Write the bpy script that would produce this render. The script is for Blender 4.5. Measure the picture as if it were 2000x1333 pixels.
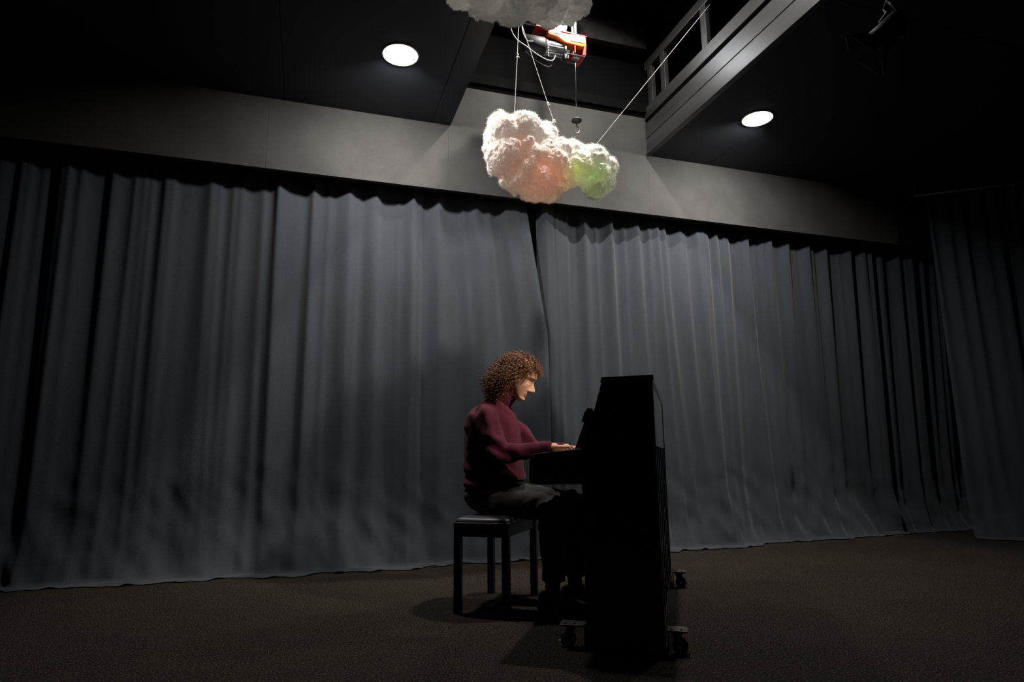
import bpy, bmesh, math, random
import numpy as np
from mathutils import Vector, Matrix, noise

for o in list(bpy.data.objects):
    bpy.data.objects.remove(o, do_unlink=True)
SC = bpy.context.scene
COL = SC.collection
R = math.radians

# ------------------------------------------------------------------ camera
YAW, PITCH, ROLL, FPX = R(18.0), R(10.4), R(-0.6), 1230.0
fw = Vector((math.sin(YAW)*math.cos(PITCH), math.cos(YAW)*math.cos(PITCH), math.sin(PITCH)))
r0 = Vector((math.cos(YAW), -math.sin(YAW), 0)); u0 = r0.cross(fw)
rr = r0*math.cos(ROLL)+u0*math.sin(ROLL); uu = -r0*math.sin(ROLL)+u0*math.cos(ROLL)
cd = bpy.data.cameras.new('camera'); cam = bpy.data.objects.new('camera', cd); COL.objects.link(cam)
cd.sensor_width = 36.0; cd.lens = 36.0*FPX/2000.0; cd.clip_start = 0.05; cd.clip_end = 100
m3 = Matrix((rr, uu, -fw)).transposed()
cam.matrix_world = Matrix.Translation((0, 0, 0.82)) @ m3.to_4x4()
SC.camera = cam

# ------------------------------------------------------------------ world, exposure
W = bpy.data.worlds.new('world'); SC.world = W; W.use_nodes = True
W.node_tree.nodes['Background'].inputs[0].default_value = (0.5, 0.6, 0.8, 1)
W.node_tree.nodes['Background'].inputs[1].default_value = 0.0
SC.view_settings.view_transform = 'Standard'; SC.view_settings.look = 'None'
SC.view_settings.gamma = 1.0; SC.view_settings.use_curve_mapping = False
SC.view_settings.exposure = 0.0

# ------------------------------------------------------------------ lamps of the room
CEIL, BULK, YB, YC = 3.68, 3.078, 5.0, 5.2
DOWN = [(0.52, 4.13), (3.59, 4.11)]
DOWN_W, ATTIC_W, STAGE_W, FLOOD_W = 53.0, 112.0, 1.7, 5.0
ATTIC_POS = (2.03, 3.62, 5.0)
STAGE_POS, STAGE_AIM, STAGE_SPREAD = (2.48, 1.93, 2.74), (1.16, 3.58, 1.12), 25
FLOOD_POS = (2.03, 4.78, 4.75)

def area_lamp(name, loc, size, watts, color, spread, parent=None, direction=(0, 0, -1)):
    ld = bpy.data.lights.new(name, 'AREA'); ld.shape = 'DISK'; ld.size = size
    ld.energy = watts; ld.color = color; ld.spread = R(spread)
    o = bpy.data.objects.new(name, ld); COL.objects.link(o)
    o.rotation_euler = Vector(direction).to_track_quat('-Z', 'Y').to_euler()
    o.location = loc
    if parent: o.parent = parent
    return o

# ------------------------------------------------------------------ materials
MATS = {}
def mat(name, col, rough=0.6, metal=0.0, spec=0.5, coat=0.0, sheen=0.0, bump=0.0, bscale=50.0, vary=0.0, vscale=5.0,
        vcol=None, emit=None, estr=0.0, trans=0.0, speck=None, sscale=300.0, slo=0.62, vlo=0.4, vhi=0.65, stretch=(1, 1, 1), subsurf=0.0):
    m = bpy.data.materials.new(name); m.use_nodes = True; nt = m.node_tree
    b = nt.nodes['Principled BSDF']; out = nt.nodes['Material Output']
    b.inputs['Base Color'].default_value = (*col, 1); b.inputs['Roughness'].default_value = rough
    b.inputs['Metallic'].default_value = metal; b.inputs['Specular IOR Level'].default_value = spec
    b.inputs['Coat Weight'].default_value = coat; b.inputs['Coat Roughness'].default_value = 0.05
    b.inputs['Sheen Weight'].default_value = sheen; b.inputs['Sheen Roughness'].default_value = 0.5
    if subsurf:
        b.inputs['Subsurface Weight'].default_value = subsurf
        b.inputs['Subsurface Radius'].default_value = (0.012, 0.005, 0.003)
        b.inputs['Subsurface Scale'].default_value = 1.0
    if emit:
        b.inputs['Emission Color'].default_value = (*emit, 1); b.inputs['Emission Strength'].default_value = estr
    if vary or bump or speck:
        tc = nt.nodes.new('ShaderNodeTexCoord'); mp = nt.nodes.new('ShaderNodeMapping')
        mp.inputs['Scale'].default_value = stretch
        nt.links.new(tc.outputs['Object'], mp.inputs[0])
    src = None
    if vary:
        n = nt.nodes.new('ShaderNodeTexNoise'); n.inputs['Scale'].default_value = vscale
        n.inputs['Detail'].default_value = 6; n.inputs['Roughness'].default_value = 0.65
        nt.links.new(mp.outputs[0], n.inputs['Vector'])
        cr = nt.nodes.new('ShaderNodeValToRGB')
        v = vcol or tuple(min(1, c*(1+vary)) for c in col)
        base = tuple(max(0, c*(1-vary)) for c in col) if vcol is None else col
        cr.color_ramp.elements[0].position = vlo; cr.color_ramp.elements[0].color = (*base, 1)
        cr.color_ramp.elements[1].position = vhi; cr.color_ramp.elements[1].color = (*v, 1)
        nt.links.new(n.outputs['Fac'], cr.inputs[0]); src = cr.outputs[0]
    if speck:
        n2 = nt.nodes.new('ShaderNodeTexNoise'); n2.inputs['Scale'].default_value = sscale
        n2.inputs['Detail'].default_value = 2
        nt.links.new(tc.outputs['Object'], n2.inputs['Vector'])
        c2 = nt.nodes.new('ShaderNodeValToRGB')
        c2.color_ramp.elements[0].position = slo; c2.color_ramp.elements[0].color = (0, 0, 0, 1)
        c2.color_ramp.elements[1].position = slo+0.12; c2.color_ramp.elements[1].color = (1, 1, 1, 1)
        nt.links.new(n2.outputs['Fac'], c2.inputs[0])
        mx = nt.nodes.new('ShaderNodeMix'); mx.data_type = 'RGBA'
        mx.inputs[7].default_value = (*speck, 1)
        if src: nt.links.new(src, mx.inputs[6])
        else: mx.inputs[6].default_value = (*col, 1)
        nt.links.new(c2.outputs[0], mx.inputs[0]); src = mx.outputs[2]
    if src: nt.links.new(src, b.inputs['Base Color'])
    if bump:
        n3 = nt.nodes.new('ShaderNodeTexNoise'); n3.inputs['Scale'].default_value = bscale; n3.inputs['Detail'].default_value = 4
        nt.links.new(mp.outputs[0], n3.inputs['Vector'])
        bp = nt.nodes.new('ShaderNodeBump'); bp.inputs['Strength'].default_value = bump; bp.inputs['Distance'].default_value = 0.01
        nt.links.new(n3.outputs['Fac'], bp.inputs['Height']); nt.links.new(bp.outputs[0], b.inputs['Normal'])
    if trans:
        t = nt.nodes.new('ShaderNodeBsdfTranslucent'); t.inputs[0].default_value = (*col, 1)
        if src: nt.links.new(src, t.inputs[0])
        ms = nt.nodes.new('ShaderNodeMixShader'); ms.inputs[0].default_value = trans
        nt.links.new(b.outputs[0], ms.inputs[1]); nt.links.new(t.outputs[0], ms.inputs[2])
        nt.links.new(ms.outputs[0], out.inputs['Surface'])
    MATS[name] = m
    return m

mat('curtain_wool', (0.045, 0.052, 0.062), 1.0, spec=0.1, sheen=0.15, bump=0.25, bscale=260, vary=0.10, vscale=6.0, stretch=(1, 1, 0.25), speck=(0.068, 0.078, 0.092), sscale=420, slo=0.52)
mat('wall_plaster', (0.060, 0.058, 0.056), 0.9, spec=0.2, bump=0.12, bscale=60, vary=0.16, vscale=2.2, speck=(0.071, 0.069, 0.067), sscale=160, slo=0.55)
mat('end_board_black', (0.010, 0.011, 0.014), 0.75, spec=0.3, vary=0.25, vscale=3)
mat('wall_black', (0.012, 0.012, 0.013), 0.9, spec=0.2)
mat('void_black', (0.002, 0.002, 0.0023), 0.95, spec=0.1)
mat('ceiling_navy', (0.014, 0.017, 0.025), 0.62, spec=0.4, vary=0.18, vscale=1.5)
mat('floor_granulate', (0.0125, 0.0086, 0.0058), 0.95, spec=0.2, bump=0.5, bscale=220, vary=0.3, vscale=1.3, speck=(0.088, 0.066, 0.048), sscale=130, slo=0.53)
mat('painted_timber', (0.026, 0.025, 0.025), 0.36, spec=0.7, bump=0.12, bscale=14, vary=0.45, vscale=6, stretch=(1, 0.12, 1), vlo=0.3, vhi=0.7)
mat('lacquer_black', (0.0035, 0.0033, 0.0033), 0.12, spec=0.5, coat=0.6)
mat('lacquer_side', (0.0030, 0.0028, 0.0028), 0.22, spec=0.35)
mat('mahogany', (0.030, 0.011, 0.007), 0.35, spec=0.4, vary=0.4, vscale=20, stretch=(1, 8, 8))
mat('raw_wood', (0.12, 0.05, 0.025), 0.5, vary=0.3, vscale=15)
mat('ivory_key', (0.75, 0.72, 0.66), 0.25)
mat('ebony_key', (0.01, 0.01, 0.01), 0.3)
mat('brass', (0.55, 0.38, 0.15), 0.3, 1.0)
mat('stool_black', (0.010, 0.009, 0.009), 0.35, spec=0.4)
mat('vinyl_pad', (0.075, 0.075, 0.092), 0.40, spec=0.8, coat=0.5, bump=0.05, bscale=120)
mat('piping_grey', (0.20, 0.20, 0.21), 0.35)
mat('steel', (0.45, 0.46, 0.48), 0.32, 1.0)
mat('steel_dull', (0.28, 0.27, 0.26), 0.5, 0.7, vary=0.3, vscale=20)
mat('caster_steel', (0.10, 0.09, 0.085), 0.5, 0.5, vary=0.4, vscale=30)
mat('rubber_black', (0.012, 0.012, 0.012), 0.6)
mat('rubber_cream', (0.45, 0.42, 0.34), 0.6)
mat('hoist_orange', (0.72, 0.13, 0.008), 0.35, coat=0.3)
mat('hoist_red', (0.55, 0.015, 0.006), 0.4)
mat('label_white', (0.82, 0.80, 0.76), 0.5)
mat('alu_fins', (0.55, 0.56, 0.58), 0.38, 0.8)
mat('rope_white', (0.75, 0.74, 0.72), 0.8)
mat('cable_grey', (0.30, 0.30, 0.31), 0.5)
mat('lamp_glow', (0.9, 0.9, 0.9), 0.5, emit=(1.0, 0.955, 0.88), estr=9.0)
mat('lamp_rim', (0.35, 0.33, 0.30), 0.5)
mat('flood_glow', (0.9, 0.9, 0.9), 0.5, emit=(0.95, 0.97, 1.0), estr=14.0)
mat('cotton', (0.90, 0.89, 0.87), 1.0, spec=0.0, bump=0.25, bscale=130, trans=0.28)
mat('skin', (0.60, 0.31, 0.19), 0.48, spec=0.4, vary=0.10, vscale=60, bump=0.08, bscale=240, subsurf=0.15)
mat('lip', (0.42, 0.14, 0.11), 0.4)
mat('brow_hair', (0.07, 0.035, 0.018), 0.7)
mat('hair_brown', (0.150, 0.060, 0.022), 0.42, spec=0.3, vary=0.45, vscale=90)
mat('sweater_burgundy', (0.070, 0.009, 0.020), 0.95, spec=0.1, sheen=0.08, bump=0.35, bscale=300, vary=0.18, vscale=30)
mat('trouser_charcoal', (0.030, 0.029, 0.029), 0.85, spec=0.25, sheen=0.1, bump=0.2, bscale=350)
mat('sock_black', (0.008, 0.008, 0.009), 0.9)
mat('shoe_leather', (0.030, 0.011, 0.007), 0.24, spec=0.6)
mat('sole_dark', (0.012, 0.010, 0.009), 0.6)

# ------------------------------------------------------------------ helpers
class MB:
    def __init__(s): s.v = []; s.f = []
    def add(s, vs, fs):
        o = len(s.v); s.v += [tuple(map(float, p)) for p in vs]; s.f += [tuple(i+o for i in f) for f in fs]; return s
    def box(s, x0, x1, y0, y1, z0, z1, M=None):
        vs = [(x, y, z) for z in (z0, z1) for y in (y0, y1) for x in (x0, x1)]
        if M is not None: vs = [M @ Vector(p) for p in vs]
        return s.add(vs, [(0, 2, 3, 1), (4, 5, 7, 6), (0, 1, 5, 4), (2, 6, 7, 3), (0, 4, 6, 2), (1, 3, 7, 5)])
    def ring(s, rings, cap=True):
        n = len(rings[0]); vs = [p for r_ in rings for p in r_]; fs = []
        for i in range(len(rings)-1):
            for j in range(n):
                k = (j+1) % n
                fs.append((i*n+j, i*n+k, (i+1)*n+k, (i+1)*n+j))
        if cap: fs.append(tuple(reversed(range(n)))); fs.append(tuple(range((len(rings)-1)*n, len(rings)*n)))
        return s.add(vs, fs)
    def tube(s, pts, rad, n=8):
        pts = [Vector(p) for p in pts]; rings = []
        if not hasattr(rad, '__len__'): rad = [rad]*len(pts)
        up = Vector((0.13, 0.31, 0.94))
        for i, p in enumerate(pts):
            d = (pts[min(i+1, len(pts)-1)]-pts[max(i-1, 0)]).normalized()
            if abs(d.dot(up)) > 0.97: up = Vector((1, 0.1, 0))
            a = d.cross(up).normalized(); b = d.cross(a)
            rings.append([p+(a*math.cos(t)+b*math.sin(t))*rad[i] for t in [2*math.pi*k/n for k in range(n)]])
        return s.ring(rings)
    def cyl(s, p0, p1, r0_, r1_=None, n=20):
        return s.tube([p0, p1], [r0_, r0_ if r1_ is None else r1_], n)
    def ell(s, c, rad, M=None, nu=20, nv=12):
        rings = []; c = Vector(c)
        for i in range(1, nv):
            ph = math.pi*i/nv
            row = []
            for j in range(nu):
                th = 2*math.pi*j/nu
                p = Vector((rad[0]*math.sin(ph)*math.cos(th), rad[1]*math.sin(ph)*math.sin(th), -rad[2]*math.cos(ph)))
                row.append(c+(M @ p if M is not None else p))
            rings.append(row)
        return s.ring(rings)
    def capsule(s, p0, r0_, p1, r1_, n=18):
        p0, p1 = Vector(p0), Vector(p1); d = (p1-p0).normalized(); pts = []; rad = []
        for k in range(1, 7):
            t = math.pi/2*(1-k/6.0); pts.append(p0-d*r0_*math.sin(t)); rad.append(max(r0_*math.cos(t), 1e-4))
        for k in range(0, 6):
            t = math.pi/2*k/6.0; pts.append(p1+d*r1_*math.sin(t)); rad.append(r1_*math.cos(t))
        return s.tube(pts, rad, n)
    def prism(s, prof, y0, y1):        # profile in x,z extruded along y
        n = len(prof)
        vs = [(x, y0, z) for x, z in prof]+[(x, y1, z) for x, z in prof]
        fs = [tuple(range(n)), tuple(reversed(range(n, 2*n)))]+[(i, i+n, (i+1) % n+n, (i+1) % n) for i in range(n)]
        return s.add(vs, fs)
    def mesh(s, name):
        me = bpy.data.meshes.new(name); me.from_pydata(s.v, [], s.f); me.update()
        bm = bmesh.new(); bm.from_mesh(me); bmesh.ops.recalc_face_normals(bm, faces=bm.faces); bm.to_mesh(me); bm.free()
        return me
    def build(s, name, m, parent=None, smooth=False, bevel=0.0, seg=2):
        me = s.mesh(name)
        if bevel:
            bm = bmesh.new(); bm.from_mesh(me)
            bmesh.ops.bevel(bm, geom=[e for e in bm.edges if len(e.link_faces) == 2 and e.calc_face_angle() > 0.5], offset=bevel, segments=seg, affect='EDGES', profile=0.5)
            bm.to_mesh(me); bm.free()
        return put(name, me, m, parent, smooth)

def put(name, me, m, parent=None, smooth=False):
    o = bpy.data.objects.new(name, me); COL.objects.link(o)
    me.materials.clear(); me.materials.append(MATS[m] if isinstance(m, str) else m)
    if smooth: me.polygons.foreach_set('use_smooth', [True]*len(me.polygons))
    if parent: o.parent = parent
    return o

def tag(o, label, cat=None, group=None, kind=None):
    o['label'] = label
    if cat: o['category'] = cat
    if group: o['group'] = group
    if kind: o['kind'] = kind
    return o

def thing(name, label, cat, loc=(0, 0, 0), rz=0.0, group=None):
    o = bpy.data.objects.new(name, None); COL.objects.link(o); o.empty_display_size = 0.1
    o.location = loc; o.rotation_euler = (0, 0, rz)
    return tag(o, label, cat, group)

def remesh(mb, voxel, smooth=4, name='m'):
    me = mb.mesh(name); o = bpy.data.objects.new('tmp', me); COL.objects.link(o)
    md = o.modifiers.new('r', 'REMESH'); md.mode = 'VOXEL'; md.voxel_size = voxel; md.use_smooth_shade = True
    if smooth:
        sm = o.modifiers.new('s', 'SMOOTH'); sm.iterations = smooth; sm.factor = 0.5
    dg = bpy.context.evaluated_depsgraph_get(); dg.update()
    res = bpy.data.meshes.new_from_object(o.evaluated_get(dg)); res.name = name
    bpy.data.objects.remove(o, do_unlink=True); bpy.data.meshes.remove(me)
    return res

def displace(me, fn):
    n = len(me.vertices); co = np.empty(n*3); me.vertices.foreach_get('co', co)
    no = np.empty(n*3); me.vertex_normals.foreach_get('vector', no)
    co = co.reshape(-1, 3); no = no.reshape(-1, 3)
    d = np.array([fn(Vector(p)) for p in co])
    co = co+no*d[:, None]
    me.vertices.foreach_set('co', co.ravel()); me.update()

def nz(x, y, z): return noise.noise(Vector((x, y, z)))

# ================================================================== THE ROOM
def struct(o, label): return tag(o, label, None, None, 'structure')
X0, X1, Y0 = -4.2, 8.2, -1.6
struct(MB().box(X0, X1, Y0, 5.6, -0.1, 0).build('floor', 'floor_granulate'), 'dark brown granulated rubber floor')
struct(MB().box(X0, X1, 5.5, 5.6, 0, CEIL).build('wall_behind_curtain', 'wall_black'), 'black wall behind the long curtain')
struct(MB().box(X0-0.1, X0, Y0, 5.6, 0, 5.9).build('wall_left', 'wall_black'), 'black side wall beyond the left end of the curtain')
struct(MB().box(X1, X1+0.1, Y0, 5.6, 0, 5.9).build('wall_right', 'wall_black'), 'black side wall behind the angled curtain')
struct(MB().box(X0, X1, Y0-0.1, Y0, 0, 5.9).build('wall_front', 'wall_black'), 'black wall behind the viewer')

# bulkhead above the curtain: a row of plaster boards on a black backing
wall = struct(MB().box(X0, X1, 5.03, 5.06, BULK, CEIL+0.5).build('wall_back', 'wall_black'), 'grey plaster bulkhead above the long dark curtain')
seams = [X0, -2.84, -0.404, 1.06, 2.35, 3.03, 4.483, 6.14]
for a, b in zip(seams[:-1], seams[1:]):
    top = 4.105 if 1.0 < a < 3.0 else CEIL+0.02
    MB().box(a+0.0006, b-0.0006, YB, 5.03, BULK, top).build('wall_panel', 'wall_plaster', wall)
pb = MB().box(6.142, X1, YB+0.002, 5.03, BULK, CEIL).build('wall_panel', 'end_board_black', wall)  # bulkhead continues in black here instead of grey plaster
pb['label'] = 'black end board of the bulkhead'
struct(MB().box(0.6, 3.4, 4.95, 5.06, 4.105, 4.2).build('trim_1', 'void_black'), 'black batten along the top of the grey bulkhead')

# ceiling either side of the roof opening, in boards
ceil = struct(MB().box(X0, X1, Y0, 0.5, CEIL+0.012, CEIL+0.1).build('ceiling', 'ceiling_navy'), 'dark navy boarded ceiling around a roof opening')
MB().box(X0, 1.08, 0.5, 5.03, CEIL+0.012, CEIL+0.12).build('ceiling_slab', 'ceiling_navy', ceil)
MB().box(3.03, X1, 0.5, 5.03, CEIL+0.012, CEIL+0.12).build('ceiling_slab', 'ceiling_navy', ceil)
for xa, xb in [(-3.91, -2.71), (-2.71, -1.51), (-1.51, -0.29), (-0.29, 0.91), (0.91, 1.08), (3.03, 3.72), (3.72, 4.92), (4.92, 6.12), (6.12, 7.3)]:
    for ya, yb in [(-1.5, 0.5), (0.5, 2.75), (2.75, 5.0)]:
        MB().box(xa+0.002, xb-0.002, ya+0.002, yb-0.002, CEIL, CEIL+0.013).build('ceiling_panel', 'ceiling_navy', ceil, bevel=0.0015, seg=1)

# roof void over the opening
struct(MB().box(-0.6, 5.0, 0.3, 5.1, 5.8, 5.9).build('roof_underside', 'void_black'), 'black underside of the roof above the opening')
struct(MB().box(-0.6, 5.0, 5.06, 5.16, CEIL, 5.8).build('wall_void_back', 'void_black'), 'black back wall of the roof void')
struct(MB().box(-0.7, -0.6, 0.3, 5.1, CEIL+0.1, 5.8).build('wall_void_left', 'void_black'), 'black left wall of the roof void')
struct(MB().box(5.0, 5.1, 0.3, 5.1, CEIL+0.1, 5.8).build('wall_void_right', 'void_black'), 'black right wall of the roof void')
struct(MB().box(-0.6, 5.0, 0.3, 0.5, CEIL+0.1, 5.8).build('wall_void_front', 'void_black'), 'black front wall of the roof void')

# timber frame along the right edge of the opening
fr = thing('timber_frame', 'black painted timber fascia and post frame along the roof opening', 'beam', (3.01, 2.75, CEIL))
def fbox(nm, x0, x1, y0, y1, z0, z1, bev=0.004, m='painted_timber'):
    return MB().box(x0-3.01, x1-3.01, y0-2.75, y1-2.75, z0-CEIL, z1-CEIL).build(nm, m, fr, bevel=bev)
fbox('fascia_plank', 3.012, 3.05, 0.55, 4.985, 3.690, 3.838)
fbox('fascia_plank', 3.008, 3.05, 0.55, 4.985, 3.840, 3.998)
fbox('bottom_strip', 2.998, 3.05, 0.55, 4.985, 3.672, 3.688, 0.002)
fbox('backing_strip', 3.045, 3.06, 0.55, 4.985, 3.99, 4.06, 0.001, 'wall_black')
fbox('rail', 3.010, 3.05, 0.55, 4.985, 4.045, 4.165)
fbox('rail', 3.012, 3.06, 0.55, 4.95, 4.545, 4.64)
for y in (2.2, 3.02, 3.955, 4.60, 4.83):
    fbox('post', 3.014, 3.056, y, y+0.075, 4.16, 4.56)
tag(MB().box(1.2, 3.0, 4.87, 4.94, 4.735, 4.97).build('cross_beam', 'painted_timber', bevel=0.004), 'dark timber cross beam behind the orange hoist', 'beam')
tag(MB().box(0.9, 3.0, 4.17, 4.23, 5.0, 5.12).build('roof_joist', 'painted_timber', bevel=0.004), 'dark roof joist high above the pink and green cloud', 'beam')

# ================================================================== LAMPS
lab = ['round ceiling light left of the roof opening', 'round ceiling light right of the timber beam']
for i, (x, y) in enumerate(DOWN):
    t = thing('ceiling_light', lab[i], 'ceiling light', (x, y, CEIL), 0, 'round ceiling lights')
    n = 40
    def circ(r_, z): return [(r_*math.cos(2*math.pi*k/n), r_*math.sin(2*math.pi*k/n), z) for k in range(n)]
    MB().ring([circ(0.134, 0.0), circ(0.134, -0.006), circ(0.124, -0.008), circ(0.124, 0.0)], cap=False).build('rim', 'lamp_rim', t, True)
    MB().ring([circ(0.124, 0.004), circ(0.124, -0.007), circ(0.118, -0.010)]).build('diffuser', 'lamp_glow', t)
    area_lamp('lamp', (0, 0, -0.03), 0.22, DOWN_W, (1.0, 0.955, 0.90), 156, t, (0, 0.56, -1))

t = thing('work_light', 'bright work light hung high in the roof opening', 'lamp', ATTIC_POS)
MB().box(-0.14, 0.14, -0.10, 0.10, 0.02, 0.08).build('housing', 'rubber_black', t, bevel=0.01)
MB().box(-0.11, 0.11, -0.08, 0.08, 0.005, 0.018).build('lens', 'flood_glow', t)
MB().tube([(0, 0, 0.08), (0, 0, 0.8)], 0.01).build('hanger', 'rubber_black', t)
area_lamp('lamp', (0, 0, 0), 0.16, ATTIC_W, (1.0, 0.95, 0.88), 132, t, (0, 0.42, -1))

t = thing('flood_light', 'small glaring floodlight on the beam behind the hoist', 'lamp', FLOOD_POS)
Mf = Matrix.Rotation(R(25), 4, 'X')
MB().box(-0.10, 0.10, 0.0, 0.04, -0.07, 0.07, Mf).build('housing', 'rubber_black', t, bevel=0.006)
MB().box(-0.09, 0.09, -0.008, 0.0, -0.06, 0.06, Mf).build('lens', 'flood_glow', t)
MB().box(-0.02, 0.02, 0.02, 0.09, -0.01, 0.02).build('bracket', 'steel_dull', t)
area_lamp('lamp', (0, -0.03, -0.02), 0.12, FLOOD_W, (0.95, 0.97, 1.0), 160, t, (0.1, -0.8, -0.45))

# ================================================================== CURTAINS
def curtain(name, label, base, d, n, width, ztop, ridges, seed, hem_out=0.10, bow=None, grp=None, ns=None, cat='curtain', sweep=None):
    """cloth hung from base along d, folds pushed towards n; ridges: (s, amp, left width, right width, drift, fade)"""
    ns = ns or int(width/0.011); NV, NF = 92, 9
    base, d, n = np.array(base), np.array(d), np.array(n)
    S = np.linspace(0, width, ns); P = np.zeros((NV+NF, ns, 3))
    for iv in range(NV+NF):
        hang = iv < NV
        v = iv/(NV-1) if hang else 1.0
        z = ztop*(1-v)
        low = max(0.0, 1-z/0.9)
        off = np.zeros(ns)
        for (s0, A, wl, wr, dr, fade) in ridges:
            t = S-(s0+dr*v*v)
            w = np.where(t < 0, wl*(1+0.9*v), wr*(1+1.6*v))
            off += A*(1-fade*v)*np.exp(-(np.abs(t)/w)**1.7)
        rip = np.array([0.022*nz(s*1.3+seed, z*0.10, 3.1)+0.020*nz(s*4.2+seed, z*0.14, 7.7)+0.010*nz(s*10.5+seed, z*0.16, 2.7)
                        + (0.003+0.016*low)*nz(s*7.5+seed, z*1.6, 1.2) + 0.045*low*low*nz(s*3.1+seed, z*2.3+s*0.7, 9.4)
                        + 0.020*low*nz(s*9.0+z*5+seed, z*5.0-s*2.0, 4.4)
                        + 0.038*low*(0.35-abs(nz(s*3.4+z*1.4+seed, z*2.6-s*0.8, 6.1))) + 0.020*low*(0.3-abs(nz(s*6.8-z*2.0+seed, z*4.2+s*0.9, 2.6))) for s in S])
        off = np.minimum(off, 0.13)+rip
        flare = hem_out*(max(0.0, 1-z/0.55)**2.2)*(1+0.5*np.array([nz(s*1.6+seed, 0.3, 2.2) for s in S]))
        off = off+flare
        zz = np.full(ns, z)
        if z < 0.25 and hang: zz = np.maximum(z, 0.012)+np.zeros(ns)
        if not hang:
            k = (iv-NV+1)/NF
            edge = np.array([0.095+0.075*nz(s*2.3+seed, 5.5, 0)+0.04*nz(s*8+seed, 1.5, 0) for s in S])
            off = off+k*edge
            zz = np.array([0.007+0.045*max(0, nz(s*4.3+seed, k*1.7, 8.8))*math.sin(math.pi*min(1, k*0.9+0.1))+(0.018*max(0, nz(s*11+seed, 0, 3)) if k > 0.85 else 0) for s in S])
        P[iv, :, :] = base[None, :]+d[None, :]*S[:, None]+n[None, :]*off[:, None]
        if sweep is not None:
            ex = np.array([sweep(s, v) for s in S]); P[iv, :, :] += d[None, :]*ex[:, None]+n[None, :]*(ex*0.35)[:, None]
        if bow is not None: P[iv, :, 1] += np.array([bow(s)*v for s in S])
        P[iv, :, 2] = zz
    nr = NV+NF; vs = P.reshape(-1, 3)
    idx = np.arange(nr*ns).reshape(nr, ns)
    q = np.stack([idx[:-1, :-1], idx[1:, :-1], idx[1:, 1:], idx[:-1, 1:]], -1).reshape(-1, 4)
    me = bpy.data.meshes.new(name); me.from_pydata(vs.tolist(), [], q.tolist()); me.update()
    o = put(name, me, 'curtain_wool', None, True)
    return tag(o, label, cat, grp)

rnd = random.Random(5)
def mk(xs, x0, drift=None, amp=(0.050, 0.085)):
    out = []
    for i, x in enumerate(xs):
        A = rnd.uniform(*amp)*(0.55 if x < -0.4 else 1.0); flip = rnd.random() < 0.75
        a, b = rnd.uniform(0.040, 0.080), rnd.uniform(0.024, 0.044)
        if not flip: a, b = b, a
        out.append((x-x0, A, a, b, (drift or {}).get(i, rnd.uniform(-0.03, 0.03)), rnd.uniform(0.0, 0.55)))
        if i+1 < len(xs):
            for _ in range(rnd.choice((0, 1, 1, 2))):
                out.append((x-x0+(xs[i+1]-x)*rnd.uniform(0.25, 0.75), rnd.uniform(0.012, 0.028)*(0.6 if x < -0.4 else 1.0), rnd.uniform(0.016, 0.036), rnd.uniform(0.014, 0.026), rnd.uniform(-0.05, 0.05), rnd.uniform(-0.3, 0.5)))
    return out
LX = [-2.9, -2.65, -2.38, -2.2, -2.01, -1.82, -1.68, -1.48, -1.27, -1.07, -0.8, -0.58, -0.3, -0.03, 0.26, 0.48, 0.79, 1.01, 1.33, 1.58, 1.68, 1.80]
RX = [1.97, 2.06, 2.17, 2.41, 2.68, 2.96, 3.17, 3.25, 3.44, 3.62, 3.71, 3.85, 4.0, 4.24, 4.52, 4.75, 5.02, 5.26, 5.58, 5.76, 5.87, 6.05, 6.28, 6.47, 6.66, 6.9, 7.2, 7.6]
ld = {18: 0.05, 19: 0.12, 20: 0.16, 21: 0.10}
rd = {4: 0.05, 5: 0.10, 6: 0.14, 7: 0.20, 8: 0.16, 9: 0.10, 13: 0.12}
curtain('curtain', 'long dark grey curtain hanging left of the centre gap', (-3.2, YC, 0), (1, 0, 0), (0, -1, 0), 4.97, 3.45,
        mk(LX, -3.2, ld), 11.3, sweep=lambda s, v: 0.21*min(1.0, v/0.46)*max(0.0, min(1.0, (s-4.1)/0.9))**1.5, bow=lambda s: 0.10*max(0, (3.6-s)/3.6), grp='long grey stage curtains')
curtain('curtain', 'long dark grey curtain hanging right of the centre gap behind the piano', (1.93, YC, 0), (1, 0, 0), (0, -1, 0), 5.9, 3.45,
        mk(RX, 1.93, rd), 47.9, bow=lambda s: 0.22*max(0, (s-1.5)/4.0), grp='long grey stage curtains')
# angled side curtain on its own rail
RA = (6.14, 4.765, 3.55); RDIR = Vector((0.805, -0.593, 0)).normalized(); RN = (-RDIR.y*-1, -RDIR.x, 0)
RN = Vector((RDIR.y, -RDIR.x, 0))
SX = [0.02, 0.17, 0.30, 0.47, 0.60, 0.78, 0.93, 1.12, 1.3, 1.5, 1.7, 1.9]
tb = (RA[0]+RDIR.x*0.10, RA[1]+RDIR.y*0.10, 0)
curtain('side_curtain', 'dark curtain hung at an angle from the rail on the far right', tb, tuple(RDIR), tuple(RN), 2.1, 3.50,
        [(s, rnd.uniform(0.04, 0.07), rnd.uniform(0.04, 0.07), rnd.uniform(0.02, 0.035), 0.02, 0.4) for s in SX], 83.1)
t = thing('curtain_rail', 'dark metal curtain rail with bracket carrying the far right curtain', 'rail', RA)
MB().tube([(0, 0, 0), tuple(RDIR*2.3)], 0.017).build('rail_tube', 'steel_dull', t, True)
for k in (0.02, 0.16):
    p = RDIR*k
    MB().tube([(p.x, p.y, 0.02), (p.x-0.01, p.y, 0.118)], 0.006).build('bracket', 'steel_dull', t)
for k in (0.45, 0.62, 0.9, 1.2, 1.5):
    p = RDIR*k
    MB().box(p.x-0.012, p.x+0.012, p.y-0.012, p.y+0.012, -0.04, 0.02).build('glider', 'steel_dull', t)

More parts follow.
